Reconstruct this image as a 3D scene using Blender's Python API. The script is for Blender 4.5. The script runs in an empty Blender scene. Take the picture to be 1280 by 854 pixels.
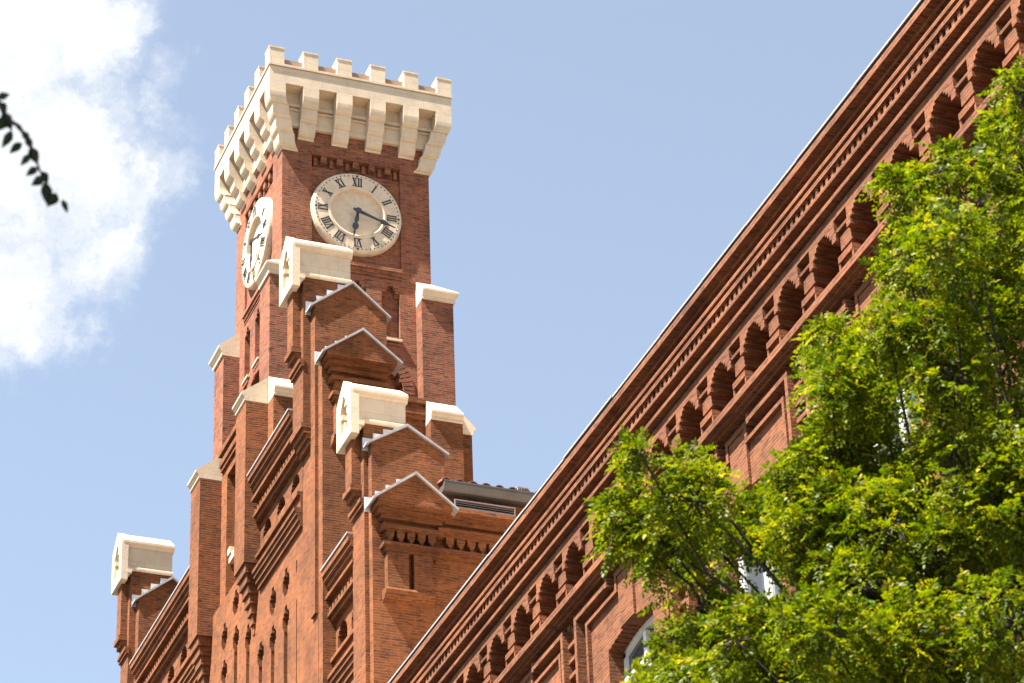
import bpy, bmesh, math, random
import numpy as np
from mathutils import Vector, Matrix
random.seed(7)
rng = np.random.default_rng(11)
S = bpy.context.scene
COL = S.collection
R = math.radians

# ------------------------------------------------------------------ materials
def new_mat(name):
    m = bpy.data.materials.new(name); m.use_nodes = True
    nt = m.node_tree; b = nt.nodes['Principled BSDF']
    return m, nt, b
def N(nt, typ, **kw):
    n = nt.nodes.new(typ)
    for k, v in kw.items(): setattr(n, k, v)
    return n
def ramp(nt, stops):
    n = N(nt, 'ShaderNodeValToRGB'); cr = n.color_ramp
    while len(cr.elements) < len(stops): cr.elements.new(0.5)
    for e, (p, c) in zip(cr.elements, stops): e.position = p; e.color = (*c, 1)
    return n
def mixc(nt, fac, a, b, mode='MIX'):
    n = N(nt, 'ShaderNodeMix', data_type='RGBA', blend_type=mode)
    for s, v in ((n.inputs[0], fac), (n.inputs[6], a), (n.inputs[7], b)):
        if hasattr(v, 'links') or hasattr(v, 'is_linked'): nt.links.new(v, s)
        elif isinstance(v, tuple): s.default_value = (*v, 1)
        else: s.default_value = v
    return n.outputs[2]
def noise(nt, vec, scale, detail=4, rough=.6):
    n = N(nt, 'ShaderNodeTexNoise'); n.inputs['Scale'].default_value = scale
    n.inputs['Detail'].default_value = detail; n.inputs['Roughness'].default_value = rough
    nt.links.new(vec, n.inputs['Vector']); return n.outputs['Fac']

def brick_mat(name, c1, c2, mortar, dark, mort_size=.009):
    m, nt, b = new_mat(name); L = nt.links.new
    uv = N(nt, 'ShaderNodeUVMap'); geo = N(nt, 'ShaderNodeTexCoord')
    bt = N(nt, 'ShaderNodeTexBrick'); L(uv.outputs[0], bt.inputs['Vector'])
    bt.inputs['Scale'].default_value = 1; bt.inputs['Brick Width'].default_value = .27
    bt.inputs['Row Height'].default_value = .063; bt.inputs['Mortar Size'].default_value = mort_size
    bt.inputs['Mortar Smooth'].default_value = .3; bt.inputs['Bias'].default_value = 0
    bt.inputs['Color1'].default_value = (*c1, 1); bt.inputs['Color2'].default_value = (*c2, 1)
    bt.inputs['Mortar'].default_value = (*mortar, 1)
    n1 = noise(nt, geo.outputs['Object'], .9, 6, .65)
    r1 = ramp(nt, [(.30, (.62, .58, .55)), (.5, (1, 1, 1)), (.72, (1.22, 1.14, 1.1))]); L(n1, r1.inputs[0])
    col = mixc(nt, 1.0, bt.outputs['Color'], r1.outputs[0], 'MULTIPLY')
    n2 = noise(nt, geo.outputs['Object'], 6, 5, .7)
    r2 = ramp(nt, [(.30, (.7, .66, .62)), (.52, (1, 1, 1)), (.75, (1.18, 1.14, 1.12))]); L(n2, r2.inputs[0])
    col = mixc(nt, 1.0, col, r2.outputs[0], 'MULTIPLY')
    # single dark, over-fired bricks and soot stains
    mp = N(nt, 'ShaderNodeMapping'); mp.inputs['Scale'].default_value = (3.7, 15.9, 1); L(uv.outputs[0], mp.inputs[0])
    wn = noise(nt, mp.outputs[0], 1.0, 0, .5)
    r3 = ramp(nt, [(.66, (0, 0, 0)), (.72, (1, 1, 1))]); L(wn, r3.inputs[0])
    f = N(nt, 'ShaderNodeMath', operation='MULTIPLY'); L(r3.outputs[0], f.inputs[0]); f.inputs[1].default_value = .7
    col = mixc(nt, f.outputs[0], col, dark)
    mp2 = N(nt, 'ShaderNodeMapping'); mp2.inputs['Scale'].default_value = (1.1, 1.1, .25); L(geo.outputs['Object'], mp2.inputs[0])
    n4 = noise(nt, mp2.outputs[0], 1.3, 6, .7)
    r4 = ramp(nt, [(.57, (0, 0, 0)), (.76, (1, 1, 1))]); L(n4, r4.inputs[0])
    f4 = N(nt, 'ShaderNodeMath', operation='MULTIPLY'); L(r4.outputs[0], f4.inputs[0]); f4.inputs[1].default_value = .42
    col = mixc(nt, f4.outputs[0], col, dark)
    n5 = noise(nt, geo.outputs['Object'], 2.2, 7, .75)
    r5 = ramp(nt, [(.68, (0, 0, 0)), (.80, (1, 1, 1))]); L(n5, r5.inputs[0])
    f5 = N(nt, 'ShaderNodeMath', operation='MULTIPLY'); L(r5.outputs[0], f5.inputs[0]); f5.inputs[1].default_value = .15
    col = mixc(nt, f5.outputs[0], col, (.33, .25, .20))
    oi = N(nt, 'ShaderNodeObjectInfo'); r6 = ramp(nt, [(0, (.86, .86, .86)), (1, (1.12, 1.1, 1.08))]); L(oi.outputs['Random'], r6.inputs[0])
    col = mixc(nt, 1.0, col, r6.outputs[0], 'MULTIPLY')
    L(col, b.inputs['Base Color']); b.inputs['Roughness'].default_value = .88
    b.inputs['Specular IOR Level'].default_value = .25
    bp = N(nt, 'ShaderNodeBump'); bp.inputs['Distance'].default_value = .012; bp.inputs['Strength'].default_value = .7
    inv = N(nt, 'ShaderNodeMath', operation='SUBTRACT'); inv.inputs[0].default_value = 1; L(bt.outputs['Fac'], inv.inputs[1])
    ad = N(nt, 'ShaderNodeMath', operation='ADD'); L(inv.outputs[0], ad.inputs[0]); L(n2, ad.inputs[1])
    L(ad.outputs[0], bp.inputs['Height']); L(bp.outputs[0], b.inputs['Normal'])
    return m
def plain_mat(name, col, rough=.7, var=.18, scale=3, metal=0, stain=None, bump=.004, joints=False):
    m, nt, b = new_mat(name); L = nt.links.new
    tc = N(nt, 'ShaderNodeTexCoord')
    n1 = noise(nt, tc.outputs['Object'], scale, 6, .65)
    r1 = ramp(nt, [(.3, (1 - var,) * 3), (.5, (1, 1, 1)), (.75, (1 + var * .5,) * 3)]); L(n1, r1.inputs[0])
    c = mixc(nt, 1.0, col, r1.outputs[0], 'MULTIPLY')
    if joints:
        uv = N(nt, 'ShaderNodeUVMap'); jt = N(nt, 'ShaderNodeTexBrick'); L(uv.outputs[0], jt.inputs['Vector'])
        jt.inputs['Scale'].default_value = 1; jt.inputs['Brick Width'].default_value = .93; jt.inputs['Row Height'].default_value = .41
        jt.inputs['Mortar Size'].default_value = .006; jt.inputs['Mortar Smooth'].default_value = .4
        jt.inputs['Color1'].default_value = (1, 1, 1, 1); jt.inputs['Color2'].default_value = (.94, .93, .91, 1); jt.inputs['Mortar'].default_value = (.76, .71, .64, 1)
        c = mixc(nt, 1.0, c, jt.outputs['Color'], 'MULTIPLY')
        oi = N(nt, 'ShaderNodeObjectInfo'); r6 = ramp(nt, [(0, (.9, .9, .9)), (1, (1.07, 1.06, 1.05))]); L(oi.outputs['Random'], r6.inputs[0])
        c = mixc(nt, 1.0, c, r6.outputs[0], 'MULTIPLY')
    if stain:
        mp = N(nt, 'ShaderNodeMapping'); mp.inputs['Scale'].default_value = (2.2, 2.2, .5); L(tc.outputs['Object'], mp.inputs[0])
        n2 = noise(nt, mp.outputs[0], 2.1, 6, .7)
        r2 = ramp(nt, [(.56, (0, 0, 0)), (.75, (1, 1, 1))]); L(n2, r2.inputs[0])
        f = N(nt, 'ShaderNodeMath', operation='MULTIPLY'); L(r2.outputs[0], f.inputs[0]); f.inputs[1].default_value = .5
        c = mixc(nt, f.outputs[0], c, stain)
    L(c, b.inputs['Base Color']); b.inputs['Roughness'].default_value = rough; b.inputs['Metallic'].default_value = metal
    if bump:
        bp = N(nt, 'ShaderNodeBump'); bp.inputs['Distance'].default_value = bump; bp.inputs['Strength'].default_value = .6
        n3 = noise(nt, tc.outputs['Object'], scale * 8, 4, .6); L(n3, bp.inputs['Height']); L(bp.outputs[0], b.inputs['Normal'])
    return m
BR = brick_mat('red_brick', (.232, .076, .036), (.148, .043, .021), (.20, .115, .072), (.05, .022, .015))
BO = brick_mat('ochre_brick', (.196, .059, .0155), (.124, .0345, .0095), (.172, .086, .037), (.045, .019, .010))
BW = brick_mat('wing_brick', (.184, .060, .0220), (.114, .0345, .0126), (.17, .084, .042), (.045, .019, .012), .010)
STONE = plain_mat('cream_stone', (.56, .445, .32), .8, .16, 2.4, 0, (.36, .265, .175), .006, True)
LOUV = plain_mat('grey_louvre', (.15, .14, .14), .6, .2, 4)
FLASH = plain_mat('pale_lead', (.40, .40, .41), .6, .15, 4)
TAN = plain_mat('tan_parapet', (.30, .185, .115), .85, .2, 3, 0, (.20, .13, .09))  # browner and darker than the cream of the parapet
DIAL = plain_mat('dial_stone', (.55, .435, .31), .75, .2, 5, 0, (.33, .25, .17))
BLACK = plain_mat('black_iron', (.012, .011, .014), .5, .1, 5, 0)
LEAD = plain_mat('grey_lead', (.30, .275, .27), .6, .2, 4, 0, (.19, .175, .175))
ZINC = plain_mat('zinc_gutter', (.075, .064, .06), .55, .25, 2, .1, (.045, .04, .036))
TILE = plain_mat('clay_tile', (.15, .045, .028), .85, .4, 6)
ROOF = plain_mat('bounce_roof', (.60, .46, .34), .9, .2, 2)  # unseen roofs, made pale to bounce sunlight onto the tower front
DARK = plain_mat('dark_flashing', (.006, .0045, .005), .6, .2, 4)
WHITE = plain_mat('white_paint', (.60, .59, .58), .5, .06, 4)
ASPH = plain_mat('asphalt', (.05, .05, .052), .95, .3, 4)
PAVE = plain_mat('paving', (.075, .066, .056), .9, .25, 3)  # tree shade on the street put into the colour, less bounce light
KERB = plain_mat('kerb_stone', (.38, .37, .35), .9, .2, 3)
SOIL = plain_mat('ground_soil', (.055, .05, .035), .95, .3, 1)  # darkened to cut bounce light under the cornices
BARK = plain_mat('bark', (.036, .026, .019), .95, .4, 14, 0, None, .01)
GLASS, nt, b = new_mat('window_glass')
b.inputs['Base Color'].default_value = (.05, .06, .07, 1); b.inputs['Roughness'].default_value = .08
b.inputs['Specular IOR Level'].default_value = .7
def leaf_mat(name, stops, trans=.5):
    m, nt, b = new_mat(name); L = nt.links.new
    at = N(nt, 'ShaderNodeAttribute', attribute_name='tint')
    r = ramp(nt, stops); L(at.outputs['Fac'], r.inputs[0])
    tc = N(nt, 'ShaderNodeTexCoord'); n1 = noise(nt, tc.outputs['Object'], 30, 3)
    r1 = ramp(nt, [(.3, (.75, .75, .75)), (.7, (1.2, 1.2, 1.2))]); L(n1, r1.inputs[0])
    c = mixc(nt, 1.0, r.outputs[0], r1.outputs[0], 'MULTIPLY')
    L(c, b.inputs['Base Color']); b.inputs['Roughness'].default_value = .5
    b.inputs['Specular IOR Level'].default_value = .16
    tr = N(nt, 'ShaderNodeBsdfTranslucent')
    c2 = mixc(nt, 1.0, c, (1.15, 1.25, .45), 'MULTIPLY'); L(c2, tr.inputs['Color'])
    ms = N(nt, 'ShaderNodeMixShader'); ms.inputs[0].default_value = trans
    L(b.outputs[0], ms.inputs[1]); L(tr.outputs[0], ms.inputs[2])
    L(ms.outputs[0], nt.nodes['Material Output'].inputs['Surface'])
    return m
LEAF = leaf_mat('locust_leaf', [(0, (.030, .055, .002)), (.35, (.100, .132, .002)), (.7, (.195, .205, .003)), (.94, (.33, .27, .006)), (1, (.20, .11, .03))], .42)
LEAFD = leaf_mat('painted_shade_leaf', [(0, (.010, .022, .009)), (1, (.020, .036, .012))], .10)  # shade put into the colour: much darker copy of the leaf green

# ------------------------------------------------------------------ mesh helpers
class MB:
    def __init__(s): s.v = []; s.f = []
    def add(s, vs, fs):
        o = len(s.v); s.v += [tuple(v) for v in vs]; s.f += [tuple(i + o for i in f) for f in fs]
    def poly(s, vs): s.add(vs, [tuple(range(len(vs)))])
    def box(s, x0, x1, y0, y1, z0, z1):
        v = [(x, y, z) for z in (z0, z1) for y in (y0, y1) for x in (x0, x1)]
        s.add(v, [(0, 2, 3, 1), (4, 5, 7, 6), (0, 1, 5, 4), (2, 6, 7, 3), (0, 4, 6, 2), (1, 3, 7, 5)])
    def prism(s, prof, axis, a0, a1):
        """closed 2-D profile extruded along x (profile in y,z) or y (profile in x,z) or z (x,y)"""
        n = len(prof)
        def P(p, a): return {'x': (a, p[0], p[1]), 'y': (p[0], a, p[1]), 'z': (p[0], p[1], a)}[axis]
        v = [P(p, a0) for p in prof] + [P(p, a1) for p in prof]
        f = [tuple(range(n))[::-1], tuple(range(n, 2 * n))]
        f += [(i, (i + 1) % n, n + (i + 1) % n, n + i) for i in range(n)]
        s.add(v, f)
    def relief(s, rects, axis, at, edge=None, flip=False):
        """stepped wall surface: rects (u0,u1,v0,v1,d), later ones win; d is how far it stands proud"""
        us = sorted({round(r[i], 5) for r in rects for i in (0, 1)}); vs = sorted({round(r[i], 5) for r in rects for i in (2, 3)})
        D = [[None] * (len(vs) - 1) for _ in range(len(us) - 1)]
        for (u0, u1, v0, v1, d) in rects:
            for i in range(len(us) - 1):
                if us[i] >= u0 - 1e-5 and us[i + 1] <= u1 + 1e-5:
                    for j in range(len(vs) - 1):
                        if vs[j] >= v0 - 1e-5 and vs[j + 1] <= v1 + 1e-5: D[i][j] = d
        def P(u, v, d): return (at - d, u, v) if axis == '-x' else (u, at - d, v)
        nu, nv = len(us) - 1, len(vs) - 1
        for i in range(nu):
            for j in range(nv):
                d = D[i][j]
                if d is None: continue
                q = [P(us[i], vs[j], d), P(us[i + 1], vs[j], d), P(us[i + 1], vs[j + 1], d), P(us[i], vs[j + 1], d)]
                s.poly(q[::-1] if axis == '-x' else q)
        def side(a, b, pa, pb):
            if a is None and b is None: return
            if a is None: a = edge
            if b is None: b = edge
            if a is None or b is None or abs(a - b) < 1e-6: return
            s.poly([P(*pa, a), P(*pb, a), P(*pb, b), P(*pa, b)])
        for i in range(nu + 1):
            for j in range(nv):
                a = D[i - 1][j] if i > 0 else None; b2 = D[i][j] if i < nu else None
                side(a, b2, (us[i], vs[j]), (us[i], vs[j + 1]))
        for i in range(nu):
            for j in range(nv + 1):
                a = D[i][j - 1] if j > 0 else None; b2 = D[i][j] if j < nv else None
                side(a, b2, (us[i], vs[j]), (us[i + 1], vs[j]))
    def tube(s, pts, rads, n=6):
        pts = [Vector(p) for p in pts]; base = len(s.v); rings = []
        up = Vector((.3, .2, 1)).normalized()
        for i, p in enumerate(pts):
            t = (pts[min(i + 1, len(pts) - 1)] - pts[max(i - 1, 0)]).normalized()
            a = t.cross(up); a = a.normalized() if a.length > 1e-3 else Vector((1, 0, 0)); c = t.cross(a)
            rings.append([p + (a * math.cos(2 * math.pi * k / n) + c * math.sin(2 * math.pi * k / n)) * rads[i] for k in range(n)])
        vs = [v for r in rings for v in r]; fs = []
        for i in range(len(pts) - 1):
            for k in range(n):
                fs.append((i * n + k, i * n + (k + 1) % n, (i + 1) * n + (k + 1) % n, (i + 1) * n + k))
        s.add(vs, fs)
    def build(s, name, mat, parent=None, off=(0, 0, 0), smooth=False):
        me = bpy.data.meshes.new(name)
        ox, oy, oz = off
        me.from_pydata([(x - ox, y - oy, z - oz) for x, y, z in s.v], [], s.f)
        bm = bmesh.new(); bm.from_mesh(me)
        bmesh.ops.recalc_face_normals(bm, faces=bm.faces)
        uvl = bm.loops.layers.uv.new('UVMap')
        for f in bm.faces:
            n = f.normal; ax, ay, az = abs(n.x), abs(n.y), abs(n.z)
            for l in f.loops:
                c = l.vert.co
                if az > .75: l[uvl].uv = (c.x, c.y)
                elif ax > ay: l[uvl].uv = (c.y, c.z)
                else: l[uvl].uv = (c.x, c.z)
        bm.to_mesh(me); bm.free()
        if smooth:
            for p in me.polygons: p.use_smooth = True
        me.materials.append(mat)
        o = bpy.data.objects.new(name, me); COL.objects.link(o)
        if parent: o.parent = parent
        return o
def tag(o, label=None, cat=None, group=None, kind=None):
    for k, v in (('label', label), ('category', cat), ('group', group), ('kind', kind)):
        if v: o[k] = v
    return o
def empty(name, loc, label, cat, group=None):
    o = bpy.data.objects.new(name, None); COL.objects.link(o); o.location = loc; o.empty_display_size = 1
    return tag(o, label, cat, group)
def copy_part(o, parent, dx=0, dy=0, dz=0):
    c = o.copy(); COL.objects.link(c); c.parent = parent
    c.location = (o.location.x + dx, o.location.y + dy, o.location.z + dz)
    for ch in [k for k in COL.objects if k.parent == o]:
        copy_part(ch, c)
    return c

# ------------------------------------------------------------------ the clock tower
TX, TY = 19.695, 65.384                 # near left corner of the upper shaft
DP = 4.15                               # depth of the shaft (its front is 4.0 wide)
tower = empty('clock_tower', (TX, TY, 0), 'red brick clock tower with cream battlements and two round clock faces', 'clock tower')

def shaft_rects(width):
    c = width / 2; k = width / 4.0
    r = [(0, width, 41.2, 49.55, 0), (.8 * k, width - .8 * k, 45.62, 48.44, -.07)]
    a, b_ = .8 * k, width - .8 * k
    r.append((a, b_, 48.42, 48.76, -.16))
    w = (b_ - a) / 11
    for i in range(11):
        if i % 2 == 1: r += [(a + i * w + .03, a + (i + 1) * w - .03, 48.56, 48.76, .0)]
        else: r += [(a + i * w + w * .30, a + i * w + w * .7, 48.46, 48.70, -.06)]
    r += [(a - .02, b_ + .02, 48.76, 48.82, .03)]
    r += [(a, b_, 45.52, 45.62, .07), (a, b_, 45.42, 45.52, .03), (a + .0, b_, 45.28, 45.34, -.03)]
    for cc in (.225 * width, .5 * width, .725 * width):
        r += [(cc - .245, cc + .245, 43.60, 44.92, -.17), (cc - .12, cc + .12, 44.92, 45.02, -.17), (cc - .07, cc + .07, 45.02, 45.12, -.17)]
        r += [(cc - .245, cc - .12, 44.84, 44.92, -.09), (cc + .12, cc + .245, 44.84, 44.92, -.09)]
        r += [(cc - .22, cc + .22, 43.42, 43.46, -.05), (cc - .22, cc + .22, 43.34, 43.40, .05)]
    # great blind arch below
    zc, ri = 41.95, 1.22
    n = 22
    for i in range(n):
        u0 = -ri + 2 * ri * i / n; u1 = -ri + 2 * ri * (i + 1) / n; um = (u0 + u1) / 2
        r.append((c + u0, c + u1, 41.2, zc + math.sqrt(max(ri * ri - um * um, 0)), -.38))
    return r
sh = MB()
sh.relief(shaft_rects(4.0), '-y', 0)
sh.relief(shaft_rects(DP), '-x', 0)
sh.box(.42, 3.995, .42, DP - .005, 41.2, 49.5)
sh.box(.003, .43, DP - .3, DP, 41.2, 49.5); sh.box(3.6, 3.999, .003, .5, 41.2, 49.5)
sh.build('shaft', BR, tower)
# arch rings of brick on edge
for axis, width in (('-y', 4.0), ('-x', DP)):
    ar = MB(); c = width / 2; n = 34; zc = 41.95
    for i in range(n):
        a0 = math.pi * i / n + .008; a1 = math.pi * (i + 1) / n - .008
        for (r0, r1, d) in ((1.215, 1.50, .035),):
            q = [(c + r0 * math.cos(a0), zc + r0 * math.sin(a0)), (c + r1 * math.cos(a0), zc + r1 * math.sin(a0)),
                 (c + r1 * math.cos(a1), zc + r1 * math.sin(a1)), (c + r0 * math.cos(a1), zc + r0 * math.sin(a1))]
            ar.prism(q, 'y' if axis == '-y' else 'x', -d - random.random() * .006, .05)
    ar.build('arch_ring', BR, tower)
# window sills
for axis, width in (('-y', 4.0), ('-x', DP)):
    for cc in (.225 * width, .5 * width, .725 * width):
        s_ = MB()
        q = (cc - .27, cc + .27)
        if axis == '-y': s_.prism([(-.08, 43.46), (-.08, 43.52), (.15, 43.61), (.15, 43.46)], 'x', *q)
        else: s_.prism([(-.08, 43.46), (-.08, 43.52), (.15, 43.61), (.15, 43.46)], 'y', *q)
        s_.build('window_sill', STONE, tower)

# parapet -------------------------------------------------------------
OV = .5
def ring_band(mb, x0, x1, y0, y1, z0, z1, t):
    mb.box(x0, x1, y0, y0 + t, z0, z1); mb.box(x0, x1, y1 - t, y1, z0, z1)
    mb.box(x0, x0 + t, y0 + t, y1 - t, z0, z1); mb.box(x1 - t, x1, y0 + t, y1 - t, z0, z1)
pp = MB()
ring_band(pp, -OV, 4 + OV, -OV, DP + OV, 50.48, 50.97, .52)
ring_band(pp, -OV - .03, 4 + OV + .03, -OV - .03, DP + OV + .03, 50.99, 51.06, .35)      # string under the merlons
ring_band(pp, -.10, 4.10, -.10, DP + .10, 49.47, 50.48, .16)
ring_band(pp, -.16, 4.16, -.16, DP + .16, 49.92, 49.97, .06)
ring_band(pp, -.19, 4.19, -.19, DP + .19, 50.02, 50.10, .09)
pp.box(0, 4, 0, DP, 50.2, 50.9)
pp.build('parapet', STONE, tower)
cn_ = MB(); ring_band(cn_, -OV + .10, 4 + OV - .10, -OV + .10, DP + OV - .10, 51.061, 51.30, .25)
ring_band(cn_, -OV + .004, 4 + OV - .004, -OV + .004, DP + OV - .004, 50.971, 50.989, .3)  # groove below the string, coloured in the same tan
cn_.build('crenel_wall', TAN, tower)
def merlon(x, y):
    m = MB(); w = .40
    m.box(x, x + w, y, y + w, 51.06, 51.545)
    m.box(x - .012, x + w + .012, y - .012, y + w + .012, 51.545, 51.59)
    m.build('merlon', STONE, tower)
nx, ny = 6, 6
for i in range(nx):
    x = -OV - .01 + i * (4 + 2 * OV - .38) / (nx - 1)
    merlon(x, -OV - .01); merlon(x, DP + OV - .39)
for i in range(1, ny - 1):
    y = -OV - .01 + i * (DP + 2 * OV - .38) / (ny - 1)
    merlon(-OV - .01, y); merlon(4 + OV - .39, y)
def corbel_profile(zb, lobes=4, o0=OV):
    """(out, z) from the top down"""
    pts = [(o0, 50.48), (o0, 50.17)]
    dz = (50.17 - zb) / lobes; do = (o0 - .04) / lobes
    for i in range(lobes):
        o = o0 - i * do; zt = 50.17 - i * dz
        h = dz * .84
        for k in range(1, 6):
            a = math.pi / 2 * k / 5
            pts.append((o - do * 1.05 * (1 - math.cos(a)), zt - h * math.sin(a)))
        o2 = o - do
        if i < lobes - 1:
            pts.append((o2 + .012, zt - h)); pts.append((o2, zt - dz))
    pts += [(.02, zb)]
    return pts
def corbel_y(x0, x1, zb, front=True):
    m = MB(); pr = corbel_profile(zb, 3)
    if front: prof = [(-o, z) for o, z in pr] + [(.03, zb), (.03, 50.48)]
    else: prof = [(DP + o, z) for o, z in pr] + [(DP - .03, zb), (DP - .03, 50.48)]
    m.prism(prof, 'x', x0, x1); return m.build('corbel', STONE, tower)
def corbel_x(y0, y1, zb, left=True):
    m = MB(); pr = corbel_profile(zb, 3)
    if left: prof = [(-o, z) for o, z in pr] + [(.03, zb), (.03, 50.48)]
    else: prof = [(4 + o, z) for o, z in pr] + [(3.97, zb), (3.97, 50.48)]
    m.prism(prof, 'y', y0, y1); return m.build('corbel', STONE, tower)
def corner_corbel(cx, cy, sx, sy, w=.44):
    """a square block that moves outward along the diagonal lobe by lobe"""
    m = MB(); pr = corbel_profile(48.74); n = len(pr); vs = []
    for o, z in pr:
        xo, yo = cx + sx * o, cy + sy * o; xi, yi = xo - sx * w, yo - sy * w
        vs += [(xo, yo, z), (xi, yo, z), (xi, yi, z), (xo, yi, z)]
    fs = []
    for i in range(n - 1):
        for k in range(4): fs.append((4 * i + k, 4 * i + (k + 1) % 4, 4 * i + 4 + (k + 1) % 4, 4 * i + 4 + k))
    fs.append((4 * n - 4, 4 * n - 3, 4 * n - 2, 4 * n - 1)); m.add(vs, fs)
    m.build('corbel', STONE, tower)
for (cx, cy, sx, sy) in ((0, 0, -1, -1), (4, 0, 1, -1), (0, DP, -1, 1), (4, DP, 1, 1)): corner_corbel(cx, cy, sx, sy)
stepx = (4 + 2 * OV - .43) / 5
for i in range(1, 5):
    x = -OV + i * stepx; corbel_y(x, x + .43, 49.13, True); corbel_y(x, x + .43, 49.13, False)
stepy = (DP + 2 * OV - .43) / 5
for i in range(1, 5):
    y = -OV + i * stepy; corbel_x(y, y + .43, 49.13, True); corbel_x(y, y + .43, 49.13, False)

# clocks ---------------------------------------------------------------
NUM = ['XII', 'I', 'II', 'III', 'IIII', 'V', 'VI', 'VII', 'VIII', 'IX', 'X', 'XI']
def clock(face):
    if face == 'front':
        O = Vector((1.99, .07, 47.11)); A = Vector((1, 0, 0)); D = Vector((0, -1, 0))
    else:
        O = Vector((.07, DP / 2 + .02, 47.13)); A = Vector((0, -1, 0)); D = Vector((-1, 0, 0))
    B = Vector((0, 0, 1))
    def P(a, b_, d): return tuple(O + A * a + B * b_ + D * d)
    def lathe(prof, n=72):
        m = MB(); vs = []; fs = []
        for (r, d) in prof:
            for k in range(n): t = 2 * math.pi * k / n; vs.append(P(r * math.sin(t), r * math.cos(t), d))
        for i in range(len(prof) - 1):
            for k in range(n): fs.append((i * n + k, i * n + (k + 1) % n, (i + 1) * n + (k + 1) % n, (i + 1) * n + k))
        m.add(vs, fs); return m
    m = lathe([(1.23, -.05), (1.23, .05), (1.215, .13), (1.19, .17), (1.15, .185), (.79, .185), (.77, .205), (.735, .21), (.70, .195), (.685, .12), (.67, .085), (.02, .08), (.001, .08)])
    dial = m.build('clock_dial', DIAL, tower)
    def bar(mb, a, b_, w, h, d0, d1, ang=0, skew=0):
        """a radial bar: centre at (a,b) before turning by ang, width w, height h"""
        ca, sa = math.cos(ang), math.sin(ang)
        q = [(a - w / 2 - skew, b_ - h / 2), (a + w / 2 - skew, b_ - h / 2), (a + w / 2 + skew, b_ + h / 2), (a - w / 2 + skew, b_ + h / 2)]
        q = [(x * ca + y * sa, -x * sa + y * ca) for x, y in q]
        v = [P(x, y, d) for d in (d0, d1) for x, y in q]
        mb.add(v, [(0, 1, 2, 3), (4, 5, 6, 7), (0, 1, 5, 4), (1, 2, 6, 5), (2, 3, 7, 6), (3, 0, 4, 7)])
    H = .255; rc = .93
    for i, s_ in enumerate(NUM):
        ang = 2 * math.pi * i / 12; nm = MB()
        wd = {'I': .066, 'V': .15, 'X': .15}
        tot = sum(wd[c] for c in s_); x = -tot / 2
        for c in s_:
            cx = x + wd[c] / 2; x += wd[c]
            if c == 'I': bar(nm, cx, rc, .036, H, .183, .194, ang)
            elif c == 'V':
                bar(nm, cx - .030, rc, .040, H, .183, .194, ang, -.030); bar(nm, cx + .034, rc, .018, H, .1831, .1941, ang, .030)
            else:
                bar(nm, cx, rc, .042, H, .183, .194, ang, -.046); bar(nm, cx, rc, .018, H, .1832, .1942, ang, .046)
            hw = wd[c] * .94
            for e in (-1, 1): bar(nm, cx, rc + e * (H / 2 - .008), hw, .017, .1834, .1946, ang)
        nm.build('numeral', BLACK, dial)
    for i in range(60):
        ang = 2 * math.pi * i / 60; tk = MB()
        if i % 15 == 0: bar(tk, 0, 1.115, .055, .055, .183, .194, ang)
        else: bar(tk, 0, 1.115, .026, .032, .183, .194, ang)
        tk.build('minute_mark', BLACK, dial)
    def hand(name, ang, pts, d):
        mb = MB(); ca, sa = math.cos(ang), math.sin(ang)
        q = [(x * ca + y * sa, -x * sa + y * ca) for x, y in pts]
        n = len(q); v = [P(x, y, dd) for dd in (d, d + .025) for x, y in q]
        mb.add(v, [tuple(range(n)), tuple(range(n, 2 * n))] + [(i, (i + 1) % n, n + (i + 1) % n, n + i) for i in range(n)])
        mb.build(name, BLACK, dial)
    def sym(p): return p + [(-x, y) for x, y in reversed(p)]
    circ = [(.085 * math.sin(t), .085 * math.cos(t)) for t in [math.pi * k / 8 for k in range(16)]]
    hand('hand_boss', 0, circ, .275)
    # half past six less twelve minutes: six eighteen
    hand('hour_hand', math.radians(189), sym([(.02, -.10), (.034, .12), (.060, .27), (.030, .36), (.075, .42), (.088, .47), (.07, .53), (.022, .58), (.030, .66), (.008, .78)]), .235)
    hand('minute_hand', math.radians(108.5), sym([(.03, -.14), (.045, .02), (.034, .3), (.024, .62), (.075, .68), (.06, .74), (.02, .86), (.007, 1.06)]), .262)
clock('front'); clock('left')

# corner piers, upper stage ---------------------------------------------
PA = .43
def pier_upper(cx, cy, sx, sy):
    """square pier clasping a shaft corner with a hipped cream cap"""
    w = .42
    x0, x1 = sorted((cx - sx * w, cx + sx * PA)); y0, y1 = sorted((cy - sy * w, cy + sy * PA))
    m = MB(); m.box(x0, x1, y0, y1, 41.0, 44.6); m.build('corner_pier', BR, tower)
    c = MB(); zb, ze, zt = 44.6, 44.88, 45.36
    ix, iy = cx - sx * w, cy - sy * w
    def ring(o, z): return [(cx + sx * (PA + o), iy, z), (cx + sx * (PA + o), cy + sy * (PA + o), z), (ix, cy + sy * (PA + o), z)]
    lv = [ring(.0, zb), ring(.045, zb + .005), ring(.045, zb + .09), ring(.13, ze - .05), ring(.13, ze + .01), ring(-PA, zt)]
    vs = [p for r_ in lv for p in r_]; fs = []
    for i in range(len(lv) - 1):
        for k in (0, 1): fs.append((3 * i + k, 3 * i + k + 1, 3 * i + 4 + k, 3 * i + 3 + k))
    c.add(vs, fs)
    c.poly([r_[0] for r_ in lv] + [(cx, iy, zb)]); c.poly([r_[2] for r_ in lv] + [(ix, cy, zb)])
    c.build('pier_cap', STONE, tower)
for a in ((0, 0, -1, -1), (4, 0, 1, -1), (0, DP, -1, 1), (4, DP, 1, 1)): pier_upper(*a)

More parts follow.
